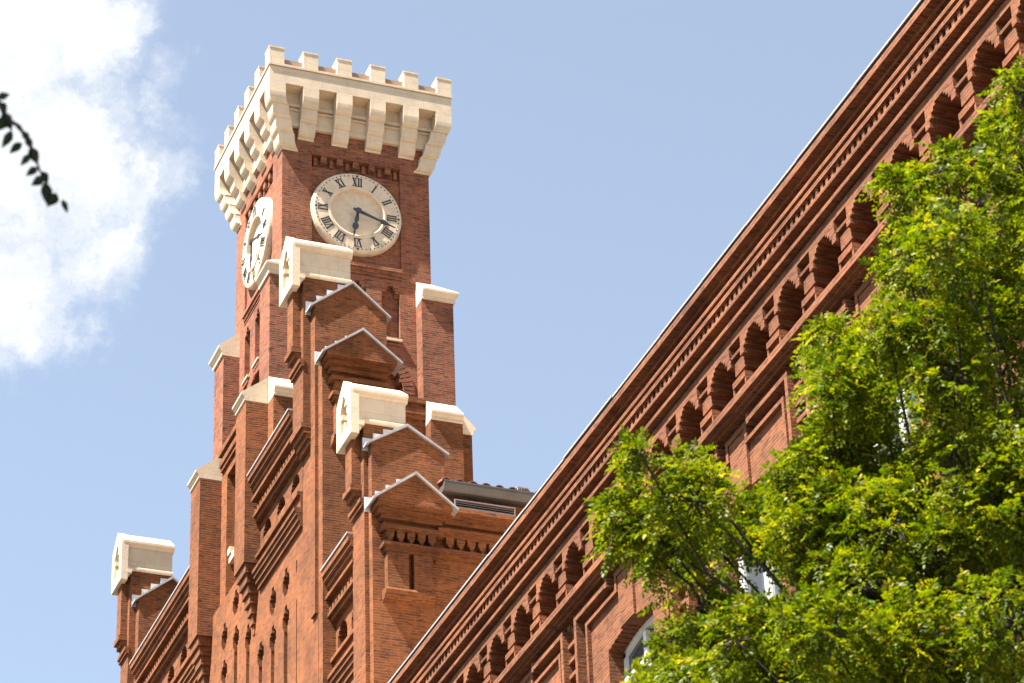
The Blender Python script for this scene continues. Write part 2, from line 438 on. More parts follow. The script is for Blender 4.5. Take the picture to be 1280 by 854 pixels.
# tower body below the arches and lower stage buttresses -------------------
bd = MB()
bd.box(-.12, 4.12, -.12, DP + .12, 0, 41.0)
r = [(-PA, DP + PA, 0, 41.05, .0), (.98, 3.2, 37.0, 40.75, -.30)]
n = 16
for i in range(n):
    u0 = -1.11 + 2.22 * i / n; u1 = u0 + 2.22 / n; um = (u0 + u1) / 2
    r.append((2.09 + u0, 2.09 + u1, 40.0, 40.0 + .7 * math.sqrt(max(1 - (um / 1.11) ** 2, 0)), -.30))
bd.box(-PA + .004, 4 + PA - .004, -PA + .004, .4, 40.9, 41.045); bd.box(-PA + .004, .4, .4, DP + PA - .004, 40.9, 41.045); bd.relief(r, '-x', -PA)
bd.relief([(-PA, 4 + PA, 0, 41.05, 0)], '-y', -PA)
bd.build('tower_body', BO, tower)
ld = MB()                       # moulded ledge at the springing of the great arches
for (o, z0, z1) in ((.06, 41.02, 41.14), (.10, 41.14, 41.30), (.04, 41.30, 41.45), (.13, 41.45, 41.60)):
    ld.box(.40, 3.60, -PA - o, -.05, z0, z1)
    ld.box(-PA - o, -.05, .45, 3.62, z0, z1)
ld.build('string_course', BO, tower)
sl = MB(); sl.prism([(-PA - .12, 36.86), (-PA - .12, 36.95), (-.1, 37.16), (-.1, 36.86)], 'y', 1.0, 3.18); sl.build('recess_sill', BO, tower)
tr = MB(); tr.box(-.36, -.12, 2.75, 3.19, 38.25, 38.45); tr.box(-.40, -.12, 2.95, 3.19, 38.45, 38.62); tr.build('recess_stone', STONE, tower)

def shed_cap(mb, axis, base, sgn, proj, a0, a1, zb, ze, zt, ov=.11):
    prof = [(0, zb), (proj, zb), (proj + .035, zb + .02), (proj + .035, zb + .09), (proj + ov, ze - .05), (proj + ov, ze), (0, zt)]
    prof = [(base + sgn * o, z) for o, z in prof]
    mb.prism(prof, axis, a0, a1)
def steps_down(mb, axis, base, sgn, proj, a0, a1, z, n=6, dz=.20):
    """corbelled foot of a buttress: courses that shrink towards the wall"""
    w = a1 - a0
    for i in range(n):
        p = proj * (1 - (i + 1) / (n + .6)); s_ = w * .42 * (i + 1) / n
        z1 = z - i * dz; z0 = z1 - dz + (.06 if i % 2 else 0)
        lo, hi = sorted((base - sgn * .05, base + sgn * p))
        if axis == 'x': mb.box(lo, hi, a0 + s_, a1 - s_, z - (i + 1) * dz, z1)
        else: mb.box(a0 + s_, a1 - s_, lo, hi, z - (i + 1) * dz, z1)
FX = -.60                                            # face of the lower street front, tower coordinates
def lower_buttress(cx, cy, sx, sy):
    ZB = 40.85
    # piece standing out to the front/back
    xa, xb = sorted((cx + sx * .44, cx - sx * .40)); ya, yb = sorted((cy + sy * .86, cy + sy * .02))
    m = MB(); m.box(xa, xb, ya, yb, 0 if sy > 0 else 33, ZB); m.build('buttress', BO, tower)
    c = MB(); shed_cap(c, 'x', cy + sy * PA, sy, .43, xa, xb, ZB, 41.08, 41.6); c.build('buttress_cap', STONE, tower)
    # piece standing out to the side
    ya, yb = sorted((cy + sy * .40, cy - sy * .45)); xo = 1.0 if sx < 0 else .85
    xa, xb = sorted((cx + sx * xo, cx + sx * .02))
    m = MB()
    if sx < 0:
        m.box(xa, xb, ya, yb, 36.45, ZB); steps_down(m, 'x', cx + FX, -1, xo + FX, ya, yb, 36.45, 7, .24)
    else: m.box(xa, xb, ya, yb, 0, ZB)
    m.build('buttress', BO, tower)
    c = MB(); shed_cap(c, 'y', cx + sx * PA, sx, xo - PA, ya, yb, ZB, 41.08, 41.6); c.build('buttress_cap', STONE, tower)
for a in ((0, 0, -1, -1), (4, 0, 1, -1), (0, DP, -1, 1), (4, DP, 1, 1)): lower_buttress(*a)

# ------------------------------------------------------------------ the gabled main building round the tower
hall = empty('gabled_building', (TX, TY, 0), 'tall ochre brick building with stepped gables and cream pinnacle caps around the tower', 'building')
def pinnacle_cap(x0, x1, y0, y1, zb, ze, zr):
    ym = (y0 + y1) / 2; m = MB()
    m.box(x0 + .14, x1, y0 + .07, y1 - .07, zb, ze - .06)
    m.prism([(y0 + .06, zb), (y0 + .03, zb + .03), (y0 + .03, zb + .09), (y0 + .06, zb + .12), (y1 - .06, zb + .12), (y1 - .03, zb + .03)], 'x', x0 + .15, x1 + .02)
    # saddle roof slab with a moulded eave
    pr = [(y0 - .03, ze - .02), (y0 - .03, ze + .05), (ym, zr), (y1 + .03, ze + .05), (y1 + .03, ze - .02), (y1 - .05, ze - .13), (y0 + .05, ze - .13)]
    m.prism(pr, 'x', x0 + .02, x1 + .04)
    # carved gable end: outer frame with a pointed opening
    outer = [(y0 - .02, zb - .32), (y0 - .02, ze + .03), (ym, zr + .02), (y1 + .02, ze + .03), (y1 + .02, zb - .32)]
    inner = [(y0 + .24, zb - .05), (y0 + .24, ze - .28), (ym, zr - .34), (y1 - .24, ze - .28), (y1 - .24, zb - .05)]
    F = x0 - .03; Bk = x0 + .16
    for i in range(5):
        j = (i + 1) % 5
        a, b_, c, d = outer[i], outer[j], inner[j], inner[i]
        m.poly([(F, *a), (F, *b_), (F, *c), (F, *d)])
        m.poly([(F, *d), (F, *c), (Bk - .05, *c), (Bk - .05, *d)])
        m.poly([(F, *a), (F, *b_), (Bk, *b_), (Bk, *a)])
    m.poly([(Bk, *p) for p in outer]); m.poly([(Bk - .05, *p) for p in inner])
    # small cusps of the trefoil
    for yy in (y0 + .24, y1 - .34): m.box(F + .015, Bk - .05, yy, yy + .10, ze - .42, ze - .30)
    m.box(F + .02, Bk - .05, ym - .05, ym + .05, zb - .05, zb + .18)
    # stepped brackets at the near and far sides
    for ya, yb in ((y0 - .005, y0 + .09), (y1 - .09, y1 + .005)):
        m.box(x0 + .14, x0 + .22, ya, yb, zb + .03, zb + .11); m.box(x0 + .14, x0 + .28, ya - .02, yb + .02, zb - .10, zb + .012)
        m.box(x0 + .14, x0 + .22, ya + .003, yb - .003, zb - .19, zb - .10)
    return m.build('pinnacle_cap', STONE, hall)
def gable(x0, x1, yf, yb, z0, ze, zp, xp, name='gable_block', ovl=.13, ovr=.10):
    """brick block with a pitched top facing -Y, lead coping and stepped flashing on the wall behind"""
    m = MB(); m.prism([(x0, z0), (x1, z0), (x1, ze), (xp, zp), (x0, ze)], 'y', yf, yb)
    blk = m.build(name, BO, hall)
    c = MB(); t = .055
    for (xa, ov) in ((x0, ovl), (x1, ovr)):
        sg = -1 if xa < xp else 1
        sl_ = (zp - ze) / abs(xp - xa)
        xe = xa + sg * ov; zz = ze - sl_ * ov
        c.prism([(xp, zp + .003), (xe, zz + .003), (xe, zz + t), (xp, zp + t * 1.25)], 'y', yf - .06, yb)
    c.build('gable_coping', LEAD, blk)
    f = MB(); k = 4
    for sg, xa in ((-1, x0),):
        sl_ = (zp - ze) / abs(xp - xa); W = abs(xp - xa) + .13
        for i in range(k):
            a = xp + sg * W * i / k; b_ = xp + sg * W * (i + 1) / k
            ztop = zp - sl_ * W * i / k + .12; zbot = zp - sl_ * W * (i + 1) / k - .02
            lo, hi = sorted((a, b_)); f.box(lo, hi, yb - .022, yb + .01, zbot, ztop + .02)
    f.build('stepped_flashing', FLASH, blk)
    return blk
def pinnacle(xm, xu, y1, y0, z_base, z_up, zb, x_back, low):
    """pier y0..y1 (far..near) with a slimmer upper shaft in front"""
    m = MB(); m.box(xm, x_back, y1, y0, z_base, zb + .02)
    yu1, yu0 = y1 + .21, y0 - .16
    m.box(xu, xm + .02, yu1, yu0, z_up, zb + .02)
    for i, (o, dz) in enumerate(((.11, .12), (.07, .12), (.03, .12))):
        m.box(xu - .05 + i * .08, xm + .02, yu1 - .06 + i * .02, yu0 + .06 - i * .02, z_up - .14 * (i + 1), z_up - .14 * i)
    m.box(xm - .10, xm + .02, y1 - .02, y0 + .02, z_up - .50, z_up - .40); m.box(xm - .06, xm + .02, y1 - .02, y0 + .02, z_up - .60, z_up - .50)
    if low is not None:
        for i in range(4):
            m.box(xm - .06 + i * .07, low, y1 - .04 + i * .01, y0, z_base - .13 * (i + 1), z_base - .13 * i)
    return m.build('pinnacle_pier', BO, hall)
def gable_oriel(dx, yw, dz):
    """corbelled gable box with a small slit oriel under it (numbers of the lowest one, shifted)"""
    X = lambda x: x + dx
    Z = lambda z: z + dz
    yf = yw - .54
    g = gable(X(-.44), X(1.23), yf, yw, Z(33.95), Z(34.02), Z(34.66), X(.41), 'gable_box', .13, .13)
    m = MB()
    st = [(.54, -.44, 1.23, 33.90), (.38, -.36, 1.17, 33.80), (.25, -.27, 1.10, 33.68), (.12, -.18, 1.04, 33.52), (.31, -.27, 1.12, 33.42), (.03, -.10, .97, 33.12), (.30, -.24, 1.07, 33.03), (.23, -.18, 1.01, 32.94)]
    zt = 33.952
    for (p, a, b_, zl) in st:
        m.box(X(a), X(b_), yw - p, yw + .02, Z(zl), Z(zt)); zt = zl
    for i in range(5):                                   # little zigzag pendants in the niche band
        a = -.16 + i * .235
        m.prism([(X(a), Z(33.42)), (X(a + .17), Z(33.42)), (X(a + .17), Z(33.28)), (X(a + .085), Z(33.13)), (X(a), Z(33.28))], 'y', yw - .25, yw)
    m.build('corbel_courses', BO, g)
    o = MB()
    o.relief([(X(-.13), X(.87), Z(32.06), Z(32.94), .20), (X(.345), X(.465), Z(32.06), Z(32.94), -.05)], '-y', yw, edge=-.02)
    o.prism([(yw - .24, Z(32.06)), (yw - .27, Z(32.0)), (yw - .24, Z(31.93)), (yw - .12, Z(31.84)), (yw + .02, Z(31.80)), (yw + .02, Z(32.06))], 'x', X(-.19), X(.93))
    o.build('oriel', BO, g)
    return g

# near pinnacle
pinnacle(-.85, -1.04, -4.60, -3.80, 37.95, 40.05, 41.9, .30, FX)
pinnacle_cap(-1.12, .31, -4.68, -3.66, 41.9, 42.74, 43.22)
gable(-.67, 1.08, -4.93, -4.60, 33.0, 40.98, 41.70, .25)
m = MB(); m.box(-.59, 1.05, -5.24, -4.93, 0, 39.3); m.box(-.595, 1.08, -4.93, -3.8, 0, 38.2); m.build('gable_block', BO, hall)
gable_oriel(-.20, -5.24, 5.25)
# lower near pinnacle
pinnacle(-.50, -.71, -7.90, -7.10, 20, 34.75, 36.2, .42, None)
pinnacle_cap(-.79, .47, -7.98, -7.0, 36.2, 36.97, 37.42)
gable(-.40, 1.27, -8.12, -7.90, 20, 35.62, 36.13, .42)
m = MB(); m.box(-.395, 1.25, -8.115, -7.9, 0, 35); m.build('gable_block', BO, hall)
gable_oriel(0, -8.12, 0)
# far pinnacle
SH = 15.90
pinnacle(-.85, -1.04, -4.60 + SH, -3.80 + SH, 37.95, 40.05, 41.95, .30, FX)
pinnacle_cap(-1.12, .31, -4.68 + SH, -3.66 + SH, 41.95, 42.79, 43.27)
gable(-.67, 1.08, -4.93 + SH, -4.60 + SH, 33.0, 40.98, 41.70, .25)
m = MB(); m.box(-.59, 1.05, -5.24 + SH, -4.93 + SH, 0, 39.6); m.box(-.595, 1.08, -4.93 + SH, -3.8 + SH, 0, 38.2); m.build('gable_block', BO, hall)

# street front: walls with slits and crosses -------------------------------
m = MB()
rc = [(-4.95, 12.2, 0, 37.0, 0)]
def cross(y, zt, zb, slit):
    h = zt - zb
    rc.extend([(y - .09, y + .09, zt - h * .35, zt, -.3), (y - .26, y + .26, zb + h * .25, zt - h * .33, -.3), (y - .19, y + .19, zb + h * .12, zt - h * .22, -.3), (y - .12, y + .12, zb, zt - h * .3, -.3)])
    if slit: rc.append((y - .14, y + .14, slit, zb + .02, -.2))
crosses = [(2.62, 36.30, 35.60, 0), (2.60, 35.30, 34.7, 25), (1.66, 36.75, 36.10, 0), (1.60, 35.76, 35.10, 26), (.56, 35.30, 34.62, 26), (-.50, 34.34, 33.74, 26),
           (-1.46, 35.31, 34.62, 0), (-1.48, 34.31, 33.70, 26), (-2.50, 35.29, 34.60, 0), (-2.50, 34.34, 33.70, 26)]
for c in crosses: cross(*c)
rc += [(-3.36, -3.28, 34.8, 35.1, -.2), (-3.36, -3.30, 24, 34.1, -.15)]
for y, z in ((5.6, 36.2), (6.6, 35.2), (7.6, 34.3), (8.6, 35.2), (9.6, 36.2)): cross(y, z, z - .65, 26)
m.relief(rc, '-x', FX, edge=-.6)
m.box(FX + .35, 4, -4.95, 12.2, 0, 36.2)
m.build('street_wall', BO, hall)

def wing_cornice(y0, y1, zt, xw, arches=True):
    """parapet wall between two piers: lead top, corbelled courses, dentils, small arches, two ledges"""
    w = MB()
    w.box(xw + .38, xw + .6, y0, y1, zt - 3.0, zt - .06)
    st = [(.33, 0.0, .16), (.28, .16, .27), (.25, .27, .30), (.21, .30, .40), (.18, .40, .44), (.13, .44, .60),
          (.24, .60, .68), (.09, .68, .92)]
    for (p, a, b_) in st: w.box(xw - p, xw + .1, y0, y1, zt - b_, zt - a)
    w.box(xw - .19, xw + .1, y0, y1, zt - 1.10, zt - 1.02); w.box(xw - .12, xw + .1, y0, y1, zt - 1.22, zt - 1.10)
    k = int((y1 - y0) / .21)
    for i in range(k):
        a = y0 + (y1 - y0) * i / k; w.box(xw - .17, xw + .1, a + .05, a + .16, zt - 1.025, zt - .90)
    # arcade
    rr = [(y0, y1, zt - 2.12, zt - 1.22, 0)]
    na = max(1, round((y1 - y0) / 1.12)); per = (y1 - y0) / na
    for i in range(na):
        c = y0 + per * (i + .5); hw = .33
        for j in range(12):
            u = -hw + 2 * hw * (j + .5) / 12
            rr.append((c - hw + 2 * hw * j / 12, c - hw + 2 * hw * (j + 1) / 12, zt - 2.12, zt - 1.75 + math.sqrt(max(hw * hw - u * u, 0)) * 1.1, -.35))
        rr += [(c - .05, c + .05, zt - 2.12, zt - 1.85, -.12)]
    w.relief(rr, '-x', xw, edge=-.4)
    for (p, a, b_) in ((.13, 2.10, 2.19), (.05, 2.19, 2.52), (.20, 2.52, 2.61), (.16, 2.61, 2.72), (.11, 2.72, 2.86), (.06, 2.86, 3.0)):
        w.box(xw - p, xw + .1, y0, y1, zt - b_, zt - a)
    o = w.build('parapet_cornice', BO, hall)
    f = MB(); f.box(xw - .36, xw + .5, y0 - .0, y1, zt, zt + .04); f.build('lead_capping', LEAD, o)
wing_cornice(-3.80, -.42, 38.72, FX - .01)
wing_cornice(DP + .42, 10.66, 38.80, FX - .01)
wing_cornice(-7.15, -5.24, 33.86, -.29)
m = MB(); m.box(-.29, 3, -8.10, -5.24, 0, 30.87); m.box(.2, 3, -8.10, -5.24, 30.87, 33.0); m.build('street_wall', BO, hall)
# end wall with cornice, gutter and tiles
ew = MB(); ew.box(1.25, 14, -8.117, -7.6, 0, 34.62)
for (p, a, b_) in ((.40, 34.00, 34.10), (.29, 33.90, 34.00), (.19, 33.78, 33.90), (.08, 33.62, 33.78), (.30, 33.52, 33.62), (.22, 33.46, 33.52), (.02, 33.16, 33.46), (.24, 33.06, 33.16), (.15, 33.0, 33.06), (.06, 32.85, 33.0)):
    ew.box(1.0, 14, -8.12 - p + .0013 * a % .002, -8.1, a, b_)
for i in range(52):
    a = 1.2 + i * .245
    ew.prism([(a, 33.49), (a + .18, 33.49), (a + .18, 33.34), (a + .09, 33.17), (a, 33.34)], 'y', -8.12 - .20, -8.1)
ew.build('end_wall', BO, hall)
gu = MB(); pr = [(-8.20, 34.76)] + [(-8.33 - .12 * math.cos(t) , 34.72 - .17 * math.sin(t)) for t in [math.pi * k / 10 for k in range(11)]][::-1] + [(-8.46, 34.76), (-8.43, 34.745), (-8.30, 34.60), (-8.22, 34.74)]
pr = [(-8.47, 34.76), (-8.47, 34.70), (-8.44, 34.62), (-8.37, 34.56), (-8.28, 34.545), (-8.12, 34.56), (-8.12, 34.70)]
gu.prism(pr, 'x', 1.14, 14); gu.box(1.14, 14, -8.485, -8.455, 34.745, 34.775); gu.build('gutter', ZINC, hall)
tl = MB()
for i in range(28):
    xx = 1.22 + .305 * i
    n = 8; o_ = [(xx + .12 * math.cos(math.pi * k / n), .115 * math.sin(math.pi * k / n)) for k in range(n + 1)]
    i_ = [(xx + .095 * math.cos(math.pi * k / n), .09 * math.sin(math.pi * k / n)) for k in range(n + 1)][::-1]
    ring_ = o_ + i_
    v = []
    for yy, zz in ((-8.40, 34.77), (-4.6, 35.75)): v += [(x, yy, z + zz) for x, z in ring_]
    L_ = len(ring_)
    tl.add(v, [(a, (a + 1) % L_, L_ + (a + 1) % L_, L_ + a) for a in range(L_)] + [tuple(range(L_))[::-1]])
tl.poly([(1.1, -8.36, 34.755), (9.6, -8.36, 34.755), (9.6, -4.6, 35.73), (1.1, -4.6, 35.73)])
tl.build('tile_roof', TILE, hall)
lv = MB(); 
lv.box(1.36, 2.76, -8.47, -8.44, 34.125, 34.15); lv.box(1.36, 2.76, -8.47, -8.44, 34.31, 34.335); lv.box(1.36, 1.385, -8.47, -8.44, 34.15, 34.31); lv.box(2.735, 2.76, -8.47, -8.44, 34.15, 34.31)
for i in range(3):
    z = 34.165 + i * .05; lv.prism([(-8.465, z), (-8.46, z - .006), (-8.38, z + .038), (-8.385, z + .044)], 'x', 1.385, 2.735)
lv.build('louvre_panel', LOUV, hall)
bk = MB(); bk.box(1.37, 2.75, -8.36, -8.10, 34.12, 34.33); bk.build('louvre_backing', DARK, hall)
vt = MB(); vt.box(2.86, 3.12, -8.38, -8.1, 34.78, 34.84)
for i in range(7): vt.box(2.86 + i * .04, 2.872 + i * .04, -8.40, -8.1, 34.84, 34.90)
vt.box(2.85, 3.13, -8.40, -8.1, 34.90, 34.93); vt.build('roof_vent', LEAD, hall)
# flat roofs behind the parapets
rf = MB(); rf.box(-.1, 9, -4.9, 12, 36.0, 36.3); rf.box(0, 9, -7.5, -4.9, 33.2, 33.5); rf.build('roof', ROOF, hall)
bw = MB(); bw.box(1.1, 9, -4.9, 12, 0, 36.0); bw.build('back_wall', BO, hall)

# ------------------------------------------------------------------ the near wing on the right
WX = 19.05; WY0, WY1 = 18.0, 57.2
wing = empty('brick_wing', (WX, WY0, 0), 'long red brick wing with arched corbel frieze and deep cornice behind the green tree', 'building')
OFFW = (0, WY0, 0)
def wpart(mb, name, mat, parent=wing): return mb.build(name, mat, parent, OFFW if parent == wing else (0, 0, 0))
body = MB(); body.box(.5, 12, WY0, WY1, 0, 28.2); wpart(body, 'wing_body', BW)
rf = MB(); rf.prism([(-.40, 28.42), (12, 28.42), (12, 28.30), (-.40, 28.30)], 'y', WY0, WY1 + .02); wpart(rf, 'roof', ROOF)
co = MB()
prof = [(.48, 28.30, 28.26), (.40, 28.26, 28.26)]
steps = [(.475, 28.36, 28.25), (.33, 28.25, 28.18), (.25, 28.18, 28.10), (.17, 28.10, 27.98), (.395, 27.98, 27.91), (.20, 27.91, 27.84), (.385, 27.84, 27.765),
         (.10, 27.765, 27.60), (.375, 27.60, 27.535), (.22, 27.535, 27.49), (.10, 27.49, 27.36), (.335, 27.36, 27.29), (.14, 27.29, 27.22)]
for (p, a, b_) in steps: co.box(-p, .52, WY0, WY1, b_, a)
k = int((WY1 - WY0) / .175)
for i in range(k):
    y = WY0 + i * .175 + .03; h = random.uniform(-.006, .006)
    co.box(-.345 + h, -.05, y, y + .08, 27.602, 27.763)
wpart(co, 'cornice', BW)
cap = MB(); cap.box(-.452, .2, WY0, WY1, 28.362, 28.43); wpart(cap, 'dark_gutter', DARK)
wl = MB(); yy = WY0
while yy < WY1:
    y2 = min(yy + random.uniform(1.7, 2.4), WY1); dz = random.uniform(-.007, .007); dx = random.uniform(-.006, .006)
    wl.box(-.478 + dx, -.46 + dx, yy + .004, y2 - .004, 28.428 + dz, 28.449 + dz); wl.box(-.478 + dx, .1, yy + .004, y2 - .004, 28.449 + dz, 28.46 + dz); yy = y2
wpart(wl, 'roof_edge_flashing', LEAD)
# arch frieze units
P_ = 1.26
un = MB(); h2 = P_ / 2
rr = [(-h2, h2, 26.10, 27.22, -.55), (-h2, h2, 27.02, 27.22, .24)]
for (a, z) in ((.50, 26.97), (.44, 26.91), (.375, 26.83), (.31, 26.72)): rr.append((-a, a, z, 27.03, .24))
rr += [(-.17, .17, 26.10, 26.84, -.16), (-.205, .205, 26.90, 27.07, -.10), (-.205, .205, 26.85, 26.90, .215), (-.16, .16, 26.80, 26.85, .1),
       (-.18, .18, 26.55, 26.80, .17), (-.11, .11, 26.45, 26.55, -.05), (-.23, .23, 26.34, 26.45, .21), (-.19, .19, 26.26, 26.34, .15), (-.24, .24, 26.10, 26.26, .06), (-.24, -.19, 26.10, 26.34, .2), (.19, .24, 26.10, 26.34, .2)]
un.relief(rr, '-x', 0, edge=None)
U0 = 32.07 - .155                        # y of a notch centre
first = None
ks = [k for k in range(-12, 22) if WY0 + .7 < U0 + k * P_ < WY1 - .6]
for k in ks:
    y = U0 + k * P_
    if first is None:
        first = un.build('arch_corbel', BW, wing); first.location = (0, y - WY0, 0); y_first = y
    else:
        c = first.copy(); COL.objects.link(c); c.parent = wing; c.location = (0, y - WY0, 0)
be = MB()
for (p, a, b_) in ((.30, 26.10, 25.975), (.21, 25.975, 25.935), (.14, 25.935, 25.90)): be.box(-p, .3, WY0, WY1, b_, a)
wpart(be, 'belt_course', BW)
# window bays
BAYP = 4.61; B0 = 34.15
def bay_mesh():
    m = MB(); W = BAYP / 2
    rr = [(-W, W, 17, 25.90, 0)]
    for s_ in (-1, 1):
        a, b_ = sorted((s_ * 2.04, s_ * W)); rr.append((a, b_, 17, 25.42, -.14)); rr.append((a, b_, 25.42, 25.90, -.02))
        for i in range(9):
            z = 25.40 - i * .285; rr.append((a, b_, z, z + .075, .05))
        a, b_ = sorted((s_ * 1.94, s_ * 2.04)); rr.append((a, b_, 17, 25.74, .15))
        a, b_ = sorted((s_ * 1.72, s_ * 1.94)); rr.append((a, b_, 17, 25.64, -.08))
        a, b_ = sorted((s_ * .62, s_ * 1.94)); rr += [(a, b_, 25.64, 25.74, .15), (a, b_, 25.49, 25.64, -.08)]
        a, b_ = sorted((s_ * .55, s_ * .64)); rr.append((a, b_, 25.62, 25.88, .15))
        a, b_ = sorted((s_ * .38, s_ * .55)); rr.append((a, b_, 25.49, 25.88, -.08))
        a, b_ = sorted((s_ * .40, s_ * 1.72)); rr.append((a, b_, 25.42, 25.49, .075))
        a, b_ = sorted((s_ * 1.64, s_ * 1.72)); rr.append((a, b_, 17, 25.49, .075))
        a, b_ = sorted((s_ * .31, s_ * .39)); rr.append((a, b_, 25.42, 25.78, .075))
    rr.append((-.31, .31, 25.70, 25.78, .075))
    rr.append((-.30, .30, 24.74, 25.70, .05))
    hw = .95; n = 14
    holes = []
    for j in range(n):
        u0 = -hw + 2 * hw * j / n; u1 = u0 + 2 * hw / n; um = (u0 + u1) / 2
        holes.append((u0, u1, 17, 24.62 + .13 * (1 - (um / hw) ** 2), None))
    for h in range(-7, 8):
        y = h * BAYP / 15; rr.append((y - .07, y + .07, 25.79, 25.885, -.13))
    m.relief(rr + holes, '-x', 0, edge=-.42)
    return m
bm0 = bay_mesh()
def window_meshes():
    f = MB(); hw = .95
    n = 14
    arc = lambda u, o: 24.62 - o + .13 * (1 - (u / hw) ** 2)
    X0_, X1_ = .27, .35
    for j in range(n):                       # curved head
        u0 = -hw + 2 * hw * j / n; u1 = u0 + 2 * hw / n
        v = [(x, u, z) for x in (X0_, X1_) for (u, z) in ((u0, arc(u0, .11)), (u1, arc(u1, .11)), (u1, arc(u1, -.01)), (u0, arc(u0, -.01)))]
        f.add(v, [(0, 1, 2, 3), (4, 5, 6, 7), (0, 1, 5, 4), (2, 3, 7, 6)])
    f.box(X0_, X1_, -hw, -hw + .09, 17.2, arc(hw, 0)); f.box(X0_, X1_, hw - .09, hw, 17.2, arc(hw, 0))
    f.box(X0_ - .02, X1_, -.06, .06, 17.2, 24.60); f.box(X0_ - .01, X1_, -hw + .09, hw - .09, 24.06, 24.16)
    for z in (22.6, 21.0): f.box(X0_, X1_ - .01, -hw + .09, hw - .09, z, z + .05)
    for s_ in (-1, 1):
        a, b_ = sorted((s_ * .06, s_ * .12)); f.box(X0_ + .01, X1_ - .01, a, b_, 17.2, 24.06)
        a, b_ = sorted((s_ * .80, s_ * .86)); f.box(X0_ + .01, X1_ - .01, a, b_, 17.2, 24.06)
    g = MB(); g.box(.325, .332, -hw, hw, 17.2, 24.70)
    return f, g
fm, gm = window_meshes()
bl = MB(); bl.box(.40, .42, -1.0, 1.0, 17, 24.8)
b0 = w0 = None
for k in range(-3, 6):
    y = B0 + k * BAYP
    if y - BAYP / 2 < WY0 or y + BAYP / 2 > WY1: continue
    if b0 is None:
        b0 = bm0.build('bay_wall', BW, wing); b0.location = (0, y - WY0, 0)
        w0 = fm.build('window', WHITE, wing); w0.location = (0, y - WY0, 0); g0 = gm.build('pane', GLASS, w0)
    else:
        c = b0.copy(); COL.objects.link(c); c.parent = wing; c.location = (0, y - WY0, 0)
        c = w0.copy(); COL.objects.link(c); c.parent = wing; c.location = (0, y - WY0, 0)
        d = g0.copy(); COL.objects.link(d); d.parent = c
lo = MB(); lo.box(0, .5, WY0, WY1, 0, 17); wpart(lo, 'lower_wall', BW)
lo = MB(); lo.box(0.003, .5, B0 + 4.5 * BAYP, WY1, 17, 25.95); wpart(lo, 'plain_wall', BW)
lo = MB(); lo.box(0.003, .5, WY0, B0 - 3.5 * BAYP, 17, 25.95); wpart(lo, 'plain_wall', BW)

# ------------------------------------------------------------------ trees
def leaf_cloud(centers, dirs, lens, nleaf, size, seed, droop=.35):
    """many pinnate leaves; returns verts, faces (as flat arrays) and one tint per face"""
    rg = np.random.default_rng(seed)
    n = len(centers); npair = nleaf // 2
    d = dirs / np.linalg.norm(dirs, axis=1)[:, None]
    up = np.array([0, 0, 1.0]) + rg.normal(0, .35, (n, 3))
    side = np.cross(d, up); side /= np.linalg.norm(side, axis=1)[:, None] + 1e-9
    nor = np.cross(side, d)
    t = np.concatenate([np.repeat(np.linspace(.22, .93, npair), 2), [1.0]])
    sg = np.concatenate([np.tile([1, -1], npair), [0]]); m = len(t)
    pos = centers[:, None, :] + d[:, None, :] * (lens[:, None, None] * t[None, :, None])
    pos[:, :, 2] -= droop * lens[:, None] * t[None, :] ** 2
    ax = side[:, None, :] * (sg[None, :, None] * .95) + d[:, None, :] * (np.where(sg == 0, 1, .42)[None, :, None])
    ax = ax + rg.normal(0, .18, ax.shape) - np.array([0, 0, .18]); ax /= np.linalg.norm(ax, axis=2)[:, :, None]
    nn = nor[:, None, :] + rg.normal(0, .38, (n, m, 3)); w = np.cross(ax, nn); w /= np.linalg.norm(w, axis=2)[:, :, None] + 1e-9
    sz = size * rg.uniform(.75, 1.2, (n, 1, 1)) * rg.uniform(.85, 1.1, (n, m, 1)) * (lens / lens.mean())[:, None, None] ** .5
    fr = [(0, .0), (.28, .40), (.62, .42), (1.0, 0), (.62, -.42), (.28, -.40)]
    up2 = np.cross(w, ax)
    V = np.stack([pos + ax * sz * a + w * sz * .52 * b_ + up2 * sz * (.10 * abs(b_) * 2 - .12 * a * a) for a, b_ in fr], axis=2)
    V = V.reshape(-1, 3); nf = n * m
    tint = np.clip(rg.beta(2.2, 3.2, (n, 1)) + rg.normal(0, .07, (n, m)), 0, .93)
    odd = rg.random((n, m)); tint = np.where(odd > .988, 1.0, np.where(odd > .965, .94, tint))
    return V, nf, tint.reshape(-1)
def leaf_object(name, parts, mat, parent):
    V = np.concatenate([p[0] for p in parts]); nf = sum(p[1] for p in parts); tint = np.concatenate([p[2] for p in parts])
    me = bpy.data.meshes.new(name); me.vertices.add(len(V)); me.vertices.foreach_set('co', V.astype(np.float32).ravel())
    me.loops.add(nf * 6); me.loops.foreach_set('vertex_index', np.arange(nf * 6, dtype=np.int32))
    me.polygons.add(nf); me.polygons.foreach_set('loop_start', np.arange(nf, dtype=np.int32) * 6)
    me.polygons.foreach_set('loop_total', np.full(nf, 6, dtype=np.int32)); me.update(calc_edges=True)
    at = me.attributes.new('tint', 'FLOAT', 'FACE'); at.data.foreach_set('value', tint.astype(np.float32))
    me.materials.append(mat)
    o = bpy.data.objects.new(name, me); COL.objects.link(o); o.parent = parent
    return o
def curve_pts(a, b_, sag, rg, n=6, j=.06):
    a, b_ = np.array(a), np.array(b_); L_ = np.linalg.norm(b_ - a); out = []
    for i in range(n):
        t = i / (n - 1); p = a + (b_ - a) * t; p = p + np.array([0, 0, sag * L_ * math.sin(math.pi * t)])
        if 0 < i < n - 1: p = p + rg.normal(0, j * L_, 3) * .5
        out.append(tuple(p))
    return out

